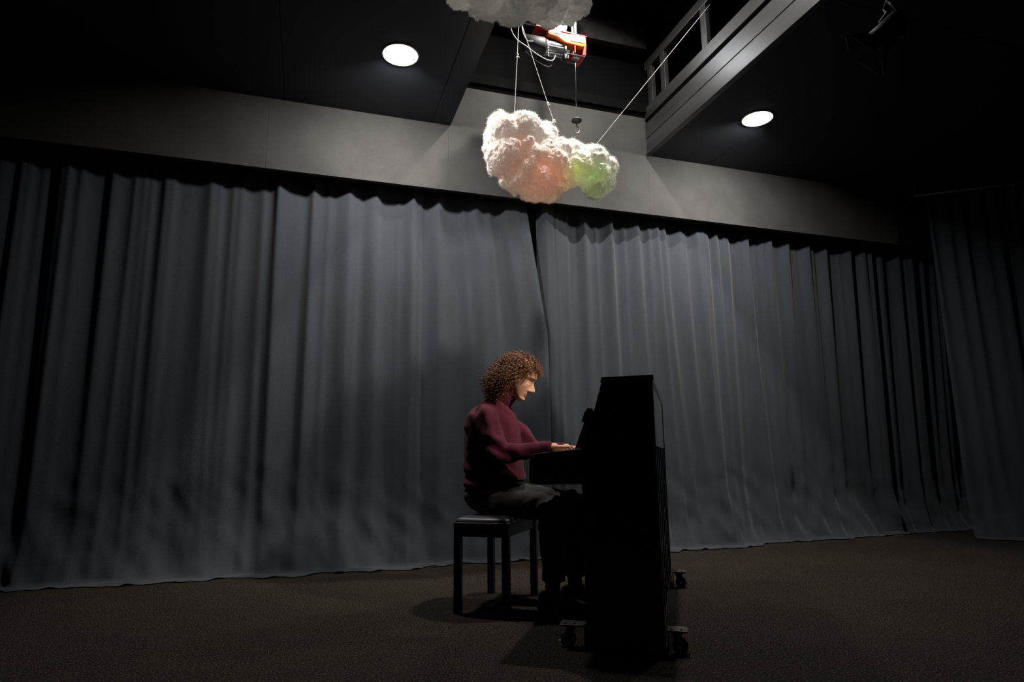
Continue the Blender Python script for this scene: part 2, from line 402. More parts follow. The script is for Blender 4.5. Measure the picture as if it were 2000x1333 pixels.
# ================================================================== PIANO (local x: player to back, local y: along the keyboard)
AZ = R(32.8); PROT = -AZ
Qv = Vector((math.cos(AZ), -math.sin(AZ), 0)); Pv = Vector((math.sin(AZ), math.cos(AZ), 0))
piano = thing('upright_piano', 'black lacquered upright piano on wheeled outriggers in front of the player', 'piano', Qv*-0.275+Pv*3.605, PROT)
HL = 0.745
side = [(-0.165, 0.035), (-0.165, 0.80), (-0.158, 0.86), (-0.098, 1.03), (-0.064, 1.145), (0.165, 1.145), (0.165, 0.035)]
MB().prism(side, -HL, -HL+0.038).build('side_panel', 'lacquer_side', piano, bevel=0.003)
MB().prism(side, HL-0.038, HL).build('side_panel', 'lacquer_side', piano, bevel=0.003)
arm = [(-0.160, 0.694), (-0.403, 0.700), (-0.407, 0.705), (-0.405, 0.800), (-0.396, 0.826), (-0.375, 0.833), (-0.160, 0.852)]
MB().prism(arm, -HL+0.001, -HL+0.045).build('key_arm', 'mahogany', piano, bevel=0.004)
MB().prism(arm, HL-0.045, HL-0.001).build('key_arm', 'mahogany', piano, bevel=0.004)
MB().prism([(-0.068, 1.146), (-0.062, 1.172), (0.170, 1.174), (0.170, 1.146)], -HL-0.004, HL+0.004).build('top_lid', 'lacquer_black', piano, bevel=0.004)
MB().prism([(-0.150, 0.86), (-0.090, 1.03), (-0.056, 1.144), (-0.036, 1.144), (-0.066, 1.03), (-0.125, 0.86)], -HL+0.04, HL-0.04).build('upper_front_panel', 'lacquer_black', piano)
MB().box(-0.150, -0.130, -HL+0.04, HL-0.04, 0.09, 0.685).build('lower_front_panel', 'lacquer_black', piano, bevel=0.003)
MB().box(-0.165, 0.160, -HL+0.04, HL-0.04, 0.036, 0.088).build('bottom_board', 'lacquer_black', piano, bevel=0.003)
MB().box(-0.385, -0.130, -HL+0.046, HL-0.046, 0.692, 0.772).build('key_bed', 'raw_wood', piano)
MB().box(-0.404, -0.386, -HL+0.046, HL-0.046, 0.696, 0.796).build('key_slip', 'lacquer_black', piano, bevel=0.003)
for s in (-1, 1):
    MB().box(-0.384, -0.225, s*0.655 if s > 0 else -HL+0.047, HL-0.047 if s > 0 else s*0.655, 0.772, 0.802).build('key_block', 'lacquer_black', piano, bevel=0.003)
# open fallboard with its folded lip
MB().prism([(-0.222, 0.800), (-0.206, 0.800), (-0.134, 0.975), (-0.150, 0.982)], -HL+0.05, HL-0.05).build('fallboard', 'lacquer_black', piano, bevel=0.003)
MB().prism([(-0.164, 0.975), (-0.150, 0.966), (-0.108, 1.020), (-0.112, 1.034), (-0.134, 1.036), (-0.152, 1.012)], -HL+0.03, HL-0.05).build('fallboard_lip', 'lacquer_black', piano, bevel=0.004)
MB().cyl((-0.13, -HL+0.028, 1.0), (-0.13, -HL+0.018, 1.0), 0.005).build('hinge_pin', 'steel', piano)
MB().prism([(-0.155, 0.99), (-0.143, 0.985), (-0.115, 1.11), (-0.125, 1.113)], -0.34, 0.34).build('music_desk', 'lacquer_black', piano, bevel=0.002)
kw = 1.31/52
wm = MB().box(-0.382, -0.232, -kw/2+0.0006, kw/2-0.0006, 0.776, 0.799).mesh('white_key')
bmk = MB().box(-0.332, -0.232, -0.0055, 0.0055, 0.795, 0.812).mesh('black_key')
for i in range(52):
    o = put('white_key', wm, 'ivory_key', piano); o.location = (0, 0.655-kw*(i+0.5), 0)
for i in range(51):
    if (i-2) % 7 in (0, 1, 3, 4, 5) if i >= 2 else i == 0:
        o = put('black_key', bmk, 'ebony_key', piano); o.location = (0, 0.655-kw*(i+1), 0)
for k in (-0.10, 0.0, 0.10):
    MB().tube([(-0.13, k, 0.10), (-0.19, k, 0.095), (-0.225, k, 0.078)], [0.008, 0.011, 0.015], 10).build('pedal', 'brass', piano, True)
# back of the piano
MB().box(0.120, 0.162, -HL+0.04, HL-0.04, 0.86, 1.144).build('back_rail', 'lacquer_black', piano, bevel=0.003)
MB().box(0.105, 0.120, -HL+0.04, HL-0.04, 0.09, 0.86).build('soundboard', 'mahogany', piano)
for k in range(6):
    yk = -0.66+k*0.264
    MB().box(0.121, 0.160, yk-0.03, yk+0.03, 0.09, 0.858).build('back_post', 'lacquer_side', piano, bevel=0.004)
MB().box(0.161, 0.166, 0.28, 0.34, 0.60, 0.66).build('maker_plate', 'steel_dull', piano)

# wheeled outriggers that carry the piano
def outrigger(yl, label):
    base = Qv*-0.275+Pv*(3.605+yl)
    t = thing('piano_dolly', label, 'dolly', base, PROT, 'wheeled outriggers under the piano')
    MB().box(-0.162, 0.162, -0.035, 0.035, 0.012, 0.033).build('cross_bar', 'caster_steel', t, bevel=0.003)
    for s, xe in ((-1, -0.285), (1, 0.255)):
        xi = s*0.172
        MB().box(min(xi, xi+s*0.006), max(xi, xi+s*0.006), -0.035, 0.035, 0.012, 0.098).build('upright_plate', 'caster_steel', t)
        MB().box(min(xi-s*0.012, xi), max(xi-s*0.012, xi), -0.035, 0.035, 0.012, 0.030).build('joint_plate', 'caster_steel', t)
        MB().box(min(xi, xe), max(xi, xe), -0.04, 0.04, 0.092, 0.100).build('caster_plate', 'caster_steel', t, bevel=0.002)
        cx = xe-s*0.045
        cst = MB().cyl((cx, 0, 0.092), (cx, 0, 0.080), 0.026).cyl((cx, 0, 0.081), (cx, 0, 0.070), 0.018).build('caster', 'rubber_black', t)
        ax = cx+0.012*s
        for sy in (-0.020, 0.017):
            MB().prism([(cx-0.02, 0.076), (cx+0.02, 0.076), (ax+0.008, 0.028), (ax-0.008, 0.028)], sy, sy+0.003).build('fork', 'rubber_black', cst)
        for sy in ((-0.014, -0.002), (0.002, 0.014)):
            MB().cyl((ax, sy[0], 0.0325), (ax, sy[1], 0.0325), 0.0325, n=28).build('wheel', 'rubber_cream' if s < 0 else 'rubber_black', cst)
        MB().cyl((ax, -0.024, 0.0325), (ax, 0.024, 0.0325), 0.006).build('axle', 'steel', cst)
        for bx in (-0.02, 0.02):
            MB().cyl((cx+bx, -0.025, 0.100), (cx+bx, -0.025, 0.106), 0.006, n=6).build('bolt', 'steel', t)
        if s < 0: MB().box(cx-0.055, cx-0.025, -0.010, 0.010, 0.020, 0.026, ).build('brake_lever', 'rubber_cream', cst, bevel=0.002)
outrigger(-0.695, 'steel outrigger with two casters under the near end of the piano')
outrigger(0.692, 'steel outrigger with two casters under the far end of the piano')

# ================================================================== STOOL
stool = thing('piano_stool', 'black wooden piano stool with glossy dark padded seat under the player', 'stool', (1.078, 3.618, 0), R(-36.0))
for sx in (-1, 1):
    for sy in (-1, 1):
        MB().box(sx*0.137-0.0195, sx*0.137+0.0195, sy*0.262-0.0195, sy*0.262+0.0195, 0.0, 0.452).build('leg', 'stool_black', stool, bevel=0.003)
for s in (-1, 1):
    MB().box(s*0.137-0.011, s*0.137+0.011, -0.243, 0.243, 0.395, 0.452).build('apron', 'stool_black', stool, bevel=0.002)
    MB().box(-0.118, 0.118, s*0.262-0.011, s*0.262+0.011, 0.395, 0.452).build('apron', 'stool_black', stool, bevel=0.002)
MB().box(-0.158, 0.158, -0.283, 0.283, 0.453, 0.466).build('seat_board', 'stool_black', stool, bevel=0.003)
rings = []
for z, e in [(0.466, 0.0), (0.474, 0.002), (0.484, -0.001), (0.491, -0.008), (0.496, -0.022), (0.499, -0.045), (0.501, -0.08), (0.502, -0.14)]:
    ring = []
    hx, hy = 0.158+e, 0.285+e
    for k in range(64):
        a = 2*math.pi*k/64; c, s_ = math.cos(a), math.sin(a)
        ring.append((hx*math.copysign(abs(c)**0.16, c), hy*math.copysign(abs(s_)**0.16, s_), z))
    rings.append(ring)
pad = MB().ring(rings).build('seat_pad', 'vinyl_pad', stool, True)
loop = [(0.161*math.copysign(abs(math.cos(a))**0.16, math.cos(a)), 0.288*math.copysign(abs(math.sin(a))**0.16, math.sin(a)), 0.4685) for a in [2*math.pi*k/64 for k in range(65)]]
MB().tube(loop, 0.0025, 6).build('piping', 'piping_grey', pad, True)

# ================================================================== PIANIST (local x: forward, y: his left, z: up)
man = thing('person', 'seated person with curly brown hair in a burgundy turtleneck playing the piano', 'person', (1.078, 3.618, 0), PROT)
HS = 1.10; HO = Vector((0.134, 0, 1.290)); TH = R(25)
Hx, Hz = Vector((math.cos(TH), 0, -math.sin(TH))), Vector((math.sin(TH), 0, math.cos(TH)))
def head(p): return HO+(Hx*p[0]+Vector((0, 1, 0))*p[1]+Hz*p[2])*HS
hz = [-0.122, -0.116, -0.105, -0.09, -0.08, -0.06, -0.05, -0.03, -0.02, 0.0, 0.02, 0.05, 0.08, 0.10, 0.11, 0.116]
ff = [0.052, 0.070, 0.0845, 0.0795, 0.083, 0.087, 0.088, 0.088, 0.088, 0.088, 0.097, 0.094, 0.078, 0.055, 0.034, 0.004]
bb = [0.045, 0.035, 0.015, -0.015, -0.035, -0.06, -0.07, -0.085, -0.090, -0.098, -0.102, -0.099, -0.082, -0.055, -0.032, -0.004]
ww = [0.006, 0.020, 0.036, 0.047, 0.052, 0.060, 0.063, 0.068, 0.070, 0.073, 0.075, 0.073, 0.061, 0.043, 0.026, 0.003]
def G(a, s): return math.exp(-(a/s)**2)
rings = []
for z in np.linspace(-0.122, 0.116, 74):
    f_, b_, w_ = np.interp(z, hz, ff), np.interp(z, hz, bb), np.interp(z, hz, ww)
    row = []
    nose = np.interp(z, [-0.060, -0.054, -0.050, -0.043, -0.036, -0.015, 0.0, 0.008], [0, 0.010, 0.024, 0.031, 0.029, 0.014, 0.004, 0])
    nw = np.interp(z, [-0.06, -0.048, -0.035, 0.0], [0.016, 0.016, 0.0115, 0.009])
    for k in range(96):
        a = 2*math.pi*k/96
        x = (f_+b_)/2+(f_-b_)/2*math.copysign(abs(math.cos(a))**0.92, math.cos(a)); y = w_*math.sin(a)
        if math.cos(a) > 0:
            x += nose*G(y, nw)
            x += 0.004*G(z+0.050, 0.006)*(G(y-0.013, 0.007)+G(y+0.013, 0.007))
            x -= 0.011*G(z-0.001, 0.013)*(G(y-0.031, 0.017)+G(y+0.031, 0.017))
            x += 0.0065*G(z+0.002, 0.008)*(G(y-0.032, 0.012)+G(y+0.032, 0.012))
            x -= 0.0025*G(z+0.0095, 0.0025)*(G(y-0.032, 0.013)+G(y+0.032, 0.013))
            x += 0.005*G(z+0.032, 0.016)*(G(y-0.046, 0.016)+G(y+0.046, 0.016))
            x += 0.0055*G(z+0.0705, 0.0045)*G(y, 0.020)+0.0055*G(z+0.0815, 0.0050)*G(y, 0.018)-0.0030*G(z+0.0755, 0.0022)*G(y, 0.022)
        row.append(head((x, y, z)))
    rings.append(row)
bm_ = MB().ring(rings)
# ears, neck, torso core, limbs, hands: one continuous figure
for s in (-1, 1):
    bm_.ell(head((-0.005, s*0.074, -0.012)), (0.018, 0.008, 0.030))
bm_.capsule((-0.015, 0, 1.08), 0.058, (0.075, 0, 1.215), 0.055)
bm_.ell((-0.03, 0, 0.86), (0.12, 0.15, 0.24)); bm_.ell((-0.04, 0, 0.63), (0.12, 0.15, 0.12))
SH = {-1: (-0.010, -0.165, 1.038), 1: (0.0, 0.165, 1.040)}
EL = {-1: (0.078, -0.235, 0.830), 1: (0.165, 0.225, 0.855)}
WR = {-1: (0.345, -0.165, 0.868), 1: (0.360, 0.135, 0.868)}
HIPJ = {-1: (-0.035, -0.09, 0.583), 1: (-0.035, 0.09, 0.583)}
KN = {-1: (0.338, -0.115, 0.540), 1: (0.420, 0.125, 0.552)}
AN = {-1: (0.335, -0.085, 0.085), 1: (0.425, 0.105, 0.085)}
for s in (-1, 1):
    bm_.capsule(SH[s], 0.045, EL[s], 0.036); bm_.capsule(EL[s], 0.036, WR[s], 0.024)
    bm_.capsule(HIPJ[s], 0.07, KN[s], 0.048); bm_.capsule(KN[s], 0.048, AN[s], 0.030)
    w = Vector(WR[s]); k0 = w+Vector((0.088, 0.004*-s, -0.002))
    bm_.capsule(w, 0.022, w+Vector((0.03, 0, 0.003)), 0.021)
    for j, (dy, L) in enumerate([(-0.029, 0.060), (-0.010, 0.072), (0.010, 0.077), (0.028, 0.070)]):   # little finger .. index, outer to inner
        yy = dy*-s
        kn = k0+Vector((-abs(dy)*0.25, yy, 0.004-abs(dy-0.0)*0.12))
        bm_.capsule(w+Vector((0.02, yy*0.55, 0)), 0.0150, kn, 0.0105, 12)
        p1 = kn+Vector((L*0.50, yy*0.10, 0.000)); p2 = p1+Vector((L*0.34, yy*0.05, -0.016)); p3 = p2+Vector((L*0.12, 0, -0.021))
        bm_.capsule(kn, 0.0098, p1, 0.0086, 10); bm_.capsule(p1, 0.0086, p2, 0.0078, 10); bm_.capsule(p2, 0.0078, p3, 0.0066, 10)
    th = w+Vector((0.028, -s*0.020, -0.010))
    t1 = th+Vector((0.034, -s*0.026, -0.010)); t2 = t1+Vector((0.030, -s*0.010, -0.012)); t3 = t2+Vector((0.020, 0.0, -0.012))
    bm_.capsule(th, 0.014, t1, 0.011, 10); bm_.capsule(t1, 0.0105, t2, 0.0092, 10); bm_.capsule(t2, 0.009, t3, 0.0072, 10)
bme = remesh(bm_, 0.0032, 2, 'body')
body = put('body', bme, 'skin', man, True)
bme.materials.append(MATS['lip'])
inv = lambda p: ((p-HO).dot(Hx)/HS, p.y/HS, (p-HO).dot(Hz)/HS)
for pl_ in bme.polygons:
    c = pl_.center
    if c.z > 1.1:
        x, y, z = inv(c)
        if x > 0.07 and abs(y) < 0.024 and -0.0875 < z < -0.0655-abs(y)*0.12: pl_.material_index = 1
for s in (-1, 1):
    pts = [head((0.094-0.16*abs(t)**2*0.6, s*(0.016+0.036*t), 0.0185+0.006*math.sin(t*2.2))) for t in np.linspace(0, 1, 8)]
    MB().tube(pts, [0.0016, 0.003, 0.0036, 0.0036, 0.0034, 0.003, 0.0024, 0.001], 6).build('eyebrow', 'brow_hair', man, True)
    pts = [head((0.0885-0.012*(t-0.35)**2*2, s*(0.021+0.024*t), -0.0085-0.004*math.sin(math.pi*t))) for t in np.linspace(0, 1, 8)]
    MB().tube(pts, 0.0011, 5).build('eyelash', 'brow_hair', man, True)

# --- sweater
sw = MB(); rings = []
for z, c, hd, hw in [(0.585, -0.025, 0.135, 0.165), (0.615, -0.020, 0.160, 0.185), (0.66, -0.015, 0.170, 0.19), (0.72, -0.018, 0.172, 0.185), (0.80, -0.024, 0.170, 0.182), (0.90, -0.027, 0.168, 0.19),
                     (1.0, -0.034, 0.160, 0.20), (1.06, -0.036, 0.140, 0.19), (1.105, -0.028, 0.110, 0.15), (1.14, -0.016, 0.078, 0.095), (1.155, -0.008, 0.062, 0.066)]:
    lift = 0.06*(1-min(1, max(0, (z-0.585)/0.12)))
    rings.append([(c+hd*math.copysign(abs(math.cos(a))**0.9, math.cos(a)), hw*math.copysign(abs(math.sin(a))**0.9, math.sin(a)), z+lift*max(0, math.cos(a)+0.25)) for a in [2*math.pi*k/40 for k in range(40)]])
sw.ring(rings)
for s in (-1, 1):
    sw.capsule((SH[s][0]-0.025, s*0.10, 1.055), 0.074, SH[s], 0.070)
    e = Vector(EL[s]); sh = Vector(SH[s]); w = Vector(WR[s])
    sw.capsule(sh, 0.070, sh.lerp(e, 0.55), 0.066); sw.capsule(sh.lerp(e, 0.5), 0.066, e, 0.056)
    sw.capsule(e, 0.056, e.lerp(w, 0.55), 0.043); sw.capsule(e.lerp(w, 0.5), 0.043, w-Vector((0.0, 0, 0)), 0.030)
    d = (w-e).normalized()
    sw.capsule(w-d*0.04, 0.031, w, 0.030)
sme = remesh(sw, 0.007, 5, 'sweater')
def swrink(p):
    a = 0.0
    for s in (-1, 1):
        e = Vector(EL[s]); dd = (p-e).length
        a += 0.010*math.exp(-(dd/0.13)**2)*math.sin((p.x*0.5+p.z*0.9)*75+2*nz(p.x*9, p.y*9, p.z*9))
    lowb = max(0, min(1, (0.82-p.z)/0.15))
    a += 0.009*lowb*math.sin(p.z*62+p.x*14+1.6*nz(p.x*5, p.y*5, p.z*5))
    arm = max(0.0, min(1.0, (abs(p.y)-0.10)/0.08))*max(0.0, min(1, (p.z-0.92)/0.08))
    a += 0.006*arm*math.sin((p.z*0.55+p.x)*68+2*nz(p.x*7, p.y*7, p.z*7))
    return a+0.007*nz(p.x*9+3, p.y*9, p.z*6)+0.003*nz(p.x*22, p.y*22, p.z*16)
displace(sme, swrink)
sweater = put('sweater', sme, 'sweater_burgundy', man, True)
co = MB()
rings = []
for t, r_ in [(0.0, 0.066), (0.25, 0.068), (0.30, 0.072), (0.6, 0.071), (0.85, 0.069), (0.97, 0.066), (1.0, 0.062), (0.9, 0.058)]:
    c = Vector((-0.012, 0, 1.115)).lerp(Vector((0.066, 0, 1.198)), t)
    ax = Vector((0.62, 0, 0.78)).normalized(); a1 = Vector((0.78, 0, -0.62)); a2 = Vector((0, 1, 0))
    rings.append([c+(a1*math.cos(a)*0.98+a2*math.sin(a))*r_ for a in [2*math.pi*k/40 for k in range(40)]])
co.ring(rings, cap=False).build('collar', 'sweater_burgundy', sweater, True)
for s in (-1, 1):
    w = Vector(WR[s]); d = (w-Vector(EL[s])).normalized()
    MB().tube([w-d*0.050, w-d*0.046, w-d*0.01, w+d*0.012, w+d*0.016, w+d*0.010], [0.0315, 0.0345, 0.0335, 0.0325, 0.030, 0.026], 24).build('cuff', 'sweater_burgundy', sweater, True)

# --- trousers
tr = MB()
tr.ell((-0.055, 0, 0.605), (0.145, 0.178, 0.112)); tr.ell((-0.02, 0, 0.66), (0.135, 0.162, 0.07))
for s in (-1, 1):
    h, k, an = Vector(HIPJ[s]), Vector(KN[s]), Vector(AN[s])
    tr.capsule(h, 0.098, h.lerp(k, 0.5), 0.086); tr.capsule(h.lerp(k, 0.5), 0.086, k, 0.069)
    hem = Vector((an.x+0.006, an.y, 0.205))
    tr.capsule(k, 0.069, k.lerp(hem, 0.4)+Vector((-0.008, 0, 0)), 0.070); tr.capsule(k.lerp(hem, 0.4)+Vector((-0.008, 0, 0)), 0.070, hem, 0.060)
    tr.tube([hem+Vector((0, 0, 0.06)), hem+Vector((0, 0, -0.055))], [0.062, 0.064], 24)
tme = remesh(tr, 0.007, 4, 'trousers')
def twrink(p):
    kn = min((p-Vector(KN[-1])).length, (p-Vector(KN[1])).length)
    hip = (p-Vector((0.05, p.y, 0.60))).length
    a = 0.009*math.exp(-(kn/0.14)**2)*math.sin((p.z*1.0-p.x*0.7)*80+2*nz(p.x*7, p.y*7, p.z*7))
    a += 0.009*math.exp(-(hip/0.12)**2)*math.sin((p.x*1.0-p.z*0.5)*62+2*nz(p.x*6, p.y*6, p.z*6))
    return a+0.006*nz(p.x*11, p.y*11, p.z*9)
displace(tme, twrink)
put('trousers', tme, 'trouser_charcoal', man, True)
# --- socks and shoes
for s in (-1, 1):
    an = Vector(AN[s])
    MB().capsule((an.x-0.005, an.y, 0.22), 0.043, (an.x, an.y, 0.075), 0.040).build('sock', 'sock_black', man, True)
    ang = R(4)*s
    Ms = Matrix.Translation((an.x, an.y, 0)) @ Matrix.Rotation(ang, 4, 'Z')
    rings = []; srings = []
    for x, hw, zt, zb in [(-0.083, 0.012, 0.060, 0.026), (-0.079, 0.026, 0.085, 0.024), (-0.06, 0.034, 0.098, 0.022), (-0.03, 0.037, 0.102, 0.020), (0.02, 0.038, 0.108, 0.018), (0.05, 0.041, 0.100, 0.014),
                          (0.09, 0.046, 0.078, 0.010), (0.13, 0.048, 0.062, 0.010), (0.165, 0.043, 0.052, 0.011), (0.19, 0.030, 0.042, 0.013), (0.203, 0.012, 0.030, 0.016)]:
        rings.append([Ms @ Vector((x, hw*math.copysign(abs(math.cos(a))**0.8, math.cos(a)), (zt+zb)/2+(zt-zb)/2*math.copysign(abs(math.sin(a))**0.75, math.sin(a)))) for a in [2*math.pi*k/24 for k in range(24)]])
    shoe = MB().ring(rings).build('shoe', 'shoe_leather', man, True)
    n = 40
    out = []
    for k in range(n):
        a = 2*math.pi*k/n; x = 0.062+0.147*math.cos(a)
        wv = np.interp(x, [-0.085, -0.06, 0.0, 0.09, 0.14, 0.18, 0.209], [0.006, 0.037, 0.036, 0.050, 0.051, 0.040, 0.004])
        out.append((x, math.copysign(wv, math.sin(a)) if abs(math.sin(a)) > 1e-6 else 0))
    MB().ring([[Ms @ Vector((x, y, 0.0)) for x, y in out], [Ms @ Vector((x, y, 0.014)) for x, y in out]]).build('sole', 'sole_dark', shoe)
    MB().box(-0.082, -0.020, -0.034, 0.034, 0.0, 0.028, Ms).build('heel', 'sole_dark', shoe, bevel=0.006)
    for j in range(4):
        x = 0.045+j*0.016; zt = np.interp(x, [0.02, 0.05, 0.09, 0.13], [0.108, 0.100, 0.078, 0.062])+0.002
        MB().tube([Ms @ Vector((x, -0.020, zt-0.006)), Ms @ Vector((x+0.003, 0, zt+0.001)), Ms @ Vector((x, 0.020, zt-0.006))], 0.0022, 6).build('lace', 'sock_black', shoe)

# --- curly hair
rs = np.random.RandomState(7)
NS, NP = 2000, 34
V = []; F = []
seeds = []
while len(seeds) < NS:
    v = rs.normal(size=3); v /= np.linalg.norm(v)
    x, y, z = v[0]*0.098-0.003, v[1]*0.076, v[2]*0.110+0.003
    if z < -0.080: continue
    if len(seeds) > 1550 and not (z < 0.01 and x < -0.035): continue
    hair_line = 0.062 if x > 0.050 else np.interp(x, [-0.11, -0.05, -0.022, 0.0, 0.025, 0.050], [-0.08, -0.08, -0.055, 0.0, 0.035, 0.060])
    if z < hair_line: continue
    seeds.append((x, y, z, v))
for (x, y, z, v) in seeds:
    p = np.array(head((x, y, z))); nn = np.array(Hx)*v[0]+np.array([0, 1, 0])*v[1]+np.array(Hz)*v[2]
    front = max(0.0, v[0]); back = max(0.0, -v[0]); side_ = abs(v[1])
    L = rs.uniform(0.070, 0.105)+0.085*back*(1-0.6*max(0, v[2]))
    if v[0] > 0.45: L = rs.uniform(0.045, 0.070)
    elif side_ > 0.45 and x < -0.005 and z < 0.05: L = rs.uniform(0.09, 0.175)
    elif z < -0.01 and x < -0.02: L = rs.uniform(0.09, 0.155)
    elif side_ > 0.6: L = rs.uniform(0.055, 0.090)+0.06*back
    g = np.array([-0.22-0.20*back if v[0] < 0.35 else 0.25, 0.12*np.sign(v[1])*(side_ > 0.4), -1.0]); jit = rs.normal(size=3)*0.30
    ph = rs.uniform(0, 6.28); fr_ = rs.uniform(2*math.pi/0.034, 2*math.pi/0.022); ra = rs.uniform(0.0045, 0.0085)
    lift = rs.uniform(0.35, 0.80)*(0.9+0.25*back)
    pts = []; q = p.copy(); st = L/(NP-1)
    for k in range(NP):
        t = k/(NP-1)
        d = nn*(lift*(1-t)**1.3+0.06)+g*(0.25+1.1*t)+jit*0.45
        d /= np.linalg.norm(d)
        a = np.cross(d, [0.3, 0.8, 0.5]); a /= np.linalg.norm(a); b = np.cross(d, a)
        rad_ = ra*min(1, t*4)
        pts.append(q+a*math.cos(fr_*t*L+ph)*rad_+b*math.sin(fr_*t*L+ph)*rad_)
        q = q+d*st
    r_ = rs.uniform(0.0010, 0.0021)
    o = len(V)
    for k in range(NP):
        dd = pts[min(k+1, NP-1)]-pts[max(k-1, 0)]; dd /= (np.linalg.norm(dd)+1e-9)
        a = np.cross(dd, [0.1, 0.2, 0.97]); a /= (np.linalg.norm(a)+1e-9); b = np.cross(dd, a)
        rk = r_*(1-0.6*(k/(NP-1))**2)
        for j in range(3):
            V.append(tuple(pts[k]+(a*math.cos(2.094*j)+b*math.sin(2.094*j))*rk))
    for k in range(NP-1):
        for j in range(3):
            j2 = (j+1) % 3
            F.append((o+k*3+j, o+k*3+j2, o+k*3+3+j2, o+k*3+3+j))
hm = MB()
hm.ell(head((-0.020, 0, 0.030)), (0.104, 0.084, 0.092), Matrix((Hx, (0, 1, 0), Hz)).transposed())
hm.ell(head((-0.066, 0, -0.030)), (0.052, 0.074, 0.082), Matrix((Hx, (0, 1, 0), Hz)).transposed())
base = remesh(hm, 0.008, 3, 'hair')
displace(base, lambda p: 0.010*nz(p.x*45, p.y*45, p.z*45)-0.004)
nb = len(base.vertices)
bv = [tuple(v.co) for v in base.vertices]; bf = [tuple(p.vertices) for p in base.polygons]
hme = bpy.data.meshes.new('hair'); hme.from_pydata(bv+V, [], bf+[tuple(i+nb for i in f) for f in F]); hme.update()
put('hair', hme, 'hair_brown', man, True)

# ================================================================== COTTON CLOUDS
def cloud(name, label, origin, sc, blobs, cx, cy, seed, m, depth, fuzz_n, flat=1.0):
    t = thing(name, label, 'cloud decoration', origin)
    rg = random.Random(seed); mb = MB()
    for (px, py, r_) in blobs:
        mb.ell(((px-cx)*sc, rg.uniform(-0.25, 0.25)*depth, (cy-py)*sc), (r_*sc, r_*sc*flat*1.25, r_*sc), None, 18, 10)
        for k in range(26):
            u = rg.uniform(-1, 1); th = rg.uniform(0, 6.283); q = math.sqrt(1-u*u)
            rr_ = r_*rg.uniform(0.20, 0.36)
            c = ((px-cx)*sc+q*math.cos(th)*r_*sc*0.80, q*math.sin(th)*r_*sc*flat, (cy-py)*sc+u*r_*sc*0.80)
            mb.ell(c, (rr_*sc,)*3, None, 10, 7)
    me = remesh(mb, 0.0075, 5, name)
    displace(me, lambda p: 0.016*(0.35-abs(nz(p.x*16+seed, p.y*16, p.z*16)))+0.010*nz(p.x*34, p.y*34+seed, p.z*34)+0.007*nz(p.x*70, p.y*70, p.z*70)+0.005*nz(p.x*140, p.y*140, p.z*140))
    put('wadding', me, m, t, True)
    # loose fibres standing off the wadding
    n = len(me.vertices); rp = np.random.RandomState(seed)
    co = np.empty(n*3); me.vertices.foreach_get('co', co); co = co.reshape(-1, 3)
    no = np.empty(n*3); me.vertex_normals.foreach_get('vector', no); no = no.reshape(-1, 3)
    ids = rp.randint(0, n, fuzz_n); vs = []; fs = []
    for i in ids:
        d = no[i]+rp.normal(size=3)*0.7; d /= np.linalg.norm(d); L = rp.uniform(0.006, 0.026)*sc/0.00425*(0.75 if sc < 0.003 else 1)
        s_ = np.cross(d, rp.normal(size=3)); s_ /= np.linalg.norm(s_); b = co[i]-no[i]*0.003
        o = len(vs); w = 0.0007
        mid = b+d*L*0.55+s_*L*0.12
        vs += [tuple(b-s_*w), tuple(b+s_*w), tuple(mid+s_*w*0.8), tuple(mid-s_*w*0.8), tuple(b+d*L+rp.normal(size=3)*0.004)]
        fs += [(o, o+1, o+2, o+3), (o+3, o+2, o+4)]
    fm = bpy.data.meshes.new('loose_fibres'); fm.from_pydata(vs, [], fs); fm.update()
    fo = put('loose_fibres', fm, m, t); fo['kind'] = 'stuff'
    return t

low = [(978, 282, 32), (1012, 272, 34), (985, 318, 36), (1042, 286, 40), (1015, 320, 44), (1050, 330, 42), (1040, 358, 34), (1012, 352, 30), (1068, 362, 24), (1085, 298, 30), (1090, 332, 32), (1068, 320, 36),
       (1112, 296, 25), (1116, 324, 30), (1146, 308, 28), (1150, 332, 28), (1174, 316, 23), (1172, 342, 20), (1155, 360, 16), (1130, 318, 28), (968, 300, 24), (1030, 375, 16), (992, 352, 20), (1056, 256, 16), (972, 252, 18)]
S1 = 0.00425
c1 = cloud('cotton_cloud', 'white cotton cloud with pink and green glow hanging over the pianist', (1.690, 4.2, 3.060), S1, low, 1068, 312, 21, 'cotton', 0.22, 55000)
for (px, py, dy, col, wt, sz) in [(1042, 348, -0.10, (1.0, 0.20, 0.10), 0.50, 0.03), (1000, 305, -0.09, (1.0, 0.24, 0.12), 0.26, 0.03), (1075, 345, -0.06, (1.0, 0.45, 0.08), 0.26, 0.03),
                                 (1108, 332, -0.10, (0.50, 0.70, 0.02), 0.26, 0.03), (1143, 338, -0.08, (0.38, 0.85, 0.03), 0.20, 0.03)]:
    ld_ = bpy.data.lights.new('led_or_fill_lamp', 'POINT'); ld_.energy = wt; ld_.color = col; ld_.shadow_soft_size = sz
    lo = bpy.data.objects.new('led_or_fill_lamp', ld_); COL.objects.link(lo); lo.parent = c1; lo.location = ((px-1068)*S1, dy, (312-py)*S1)
CL2 = (0.826, 2.4, 2.874)
S2 = 0.00250
up = [(903, 12, 24), (940, 24, 24), (925, -5, 34), (965, 6, 34), (1005, -2, 42), (1050, -8, 37), (1085, -6, 30), (1115, -4, 26), (1135, -12, 18), (1040, 14, 17), (1085, 16, 15), (1112, 18, 12), (955, -45, 46), (1020, -60, 55), (1085, -45, 46), (1120, -40, 32), (900, -25, 26)]
c2 = cloud('cotton_cloud', 'grey cotton cloud cut off by the top edge of the picture', (CL2[0], 2.4, CL2[2]), S2, up, 1012, 0, 33, 'cotton', 0.18, 30000, 1.15)

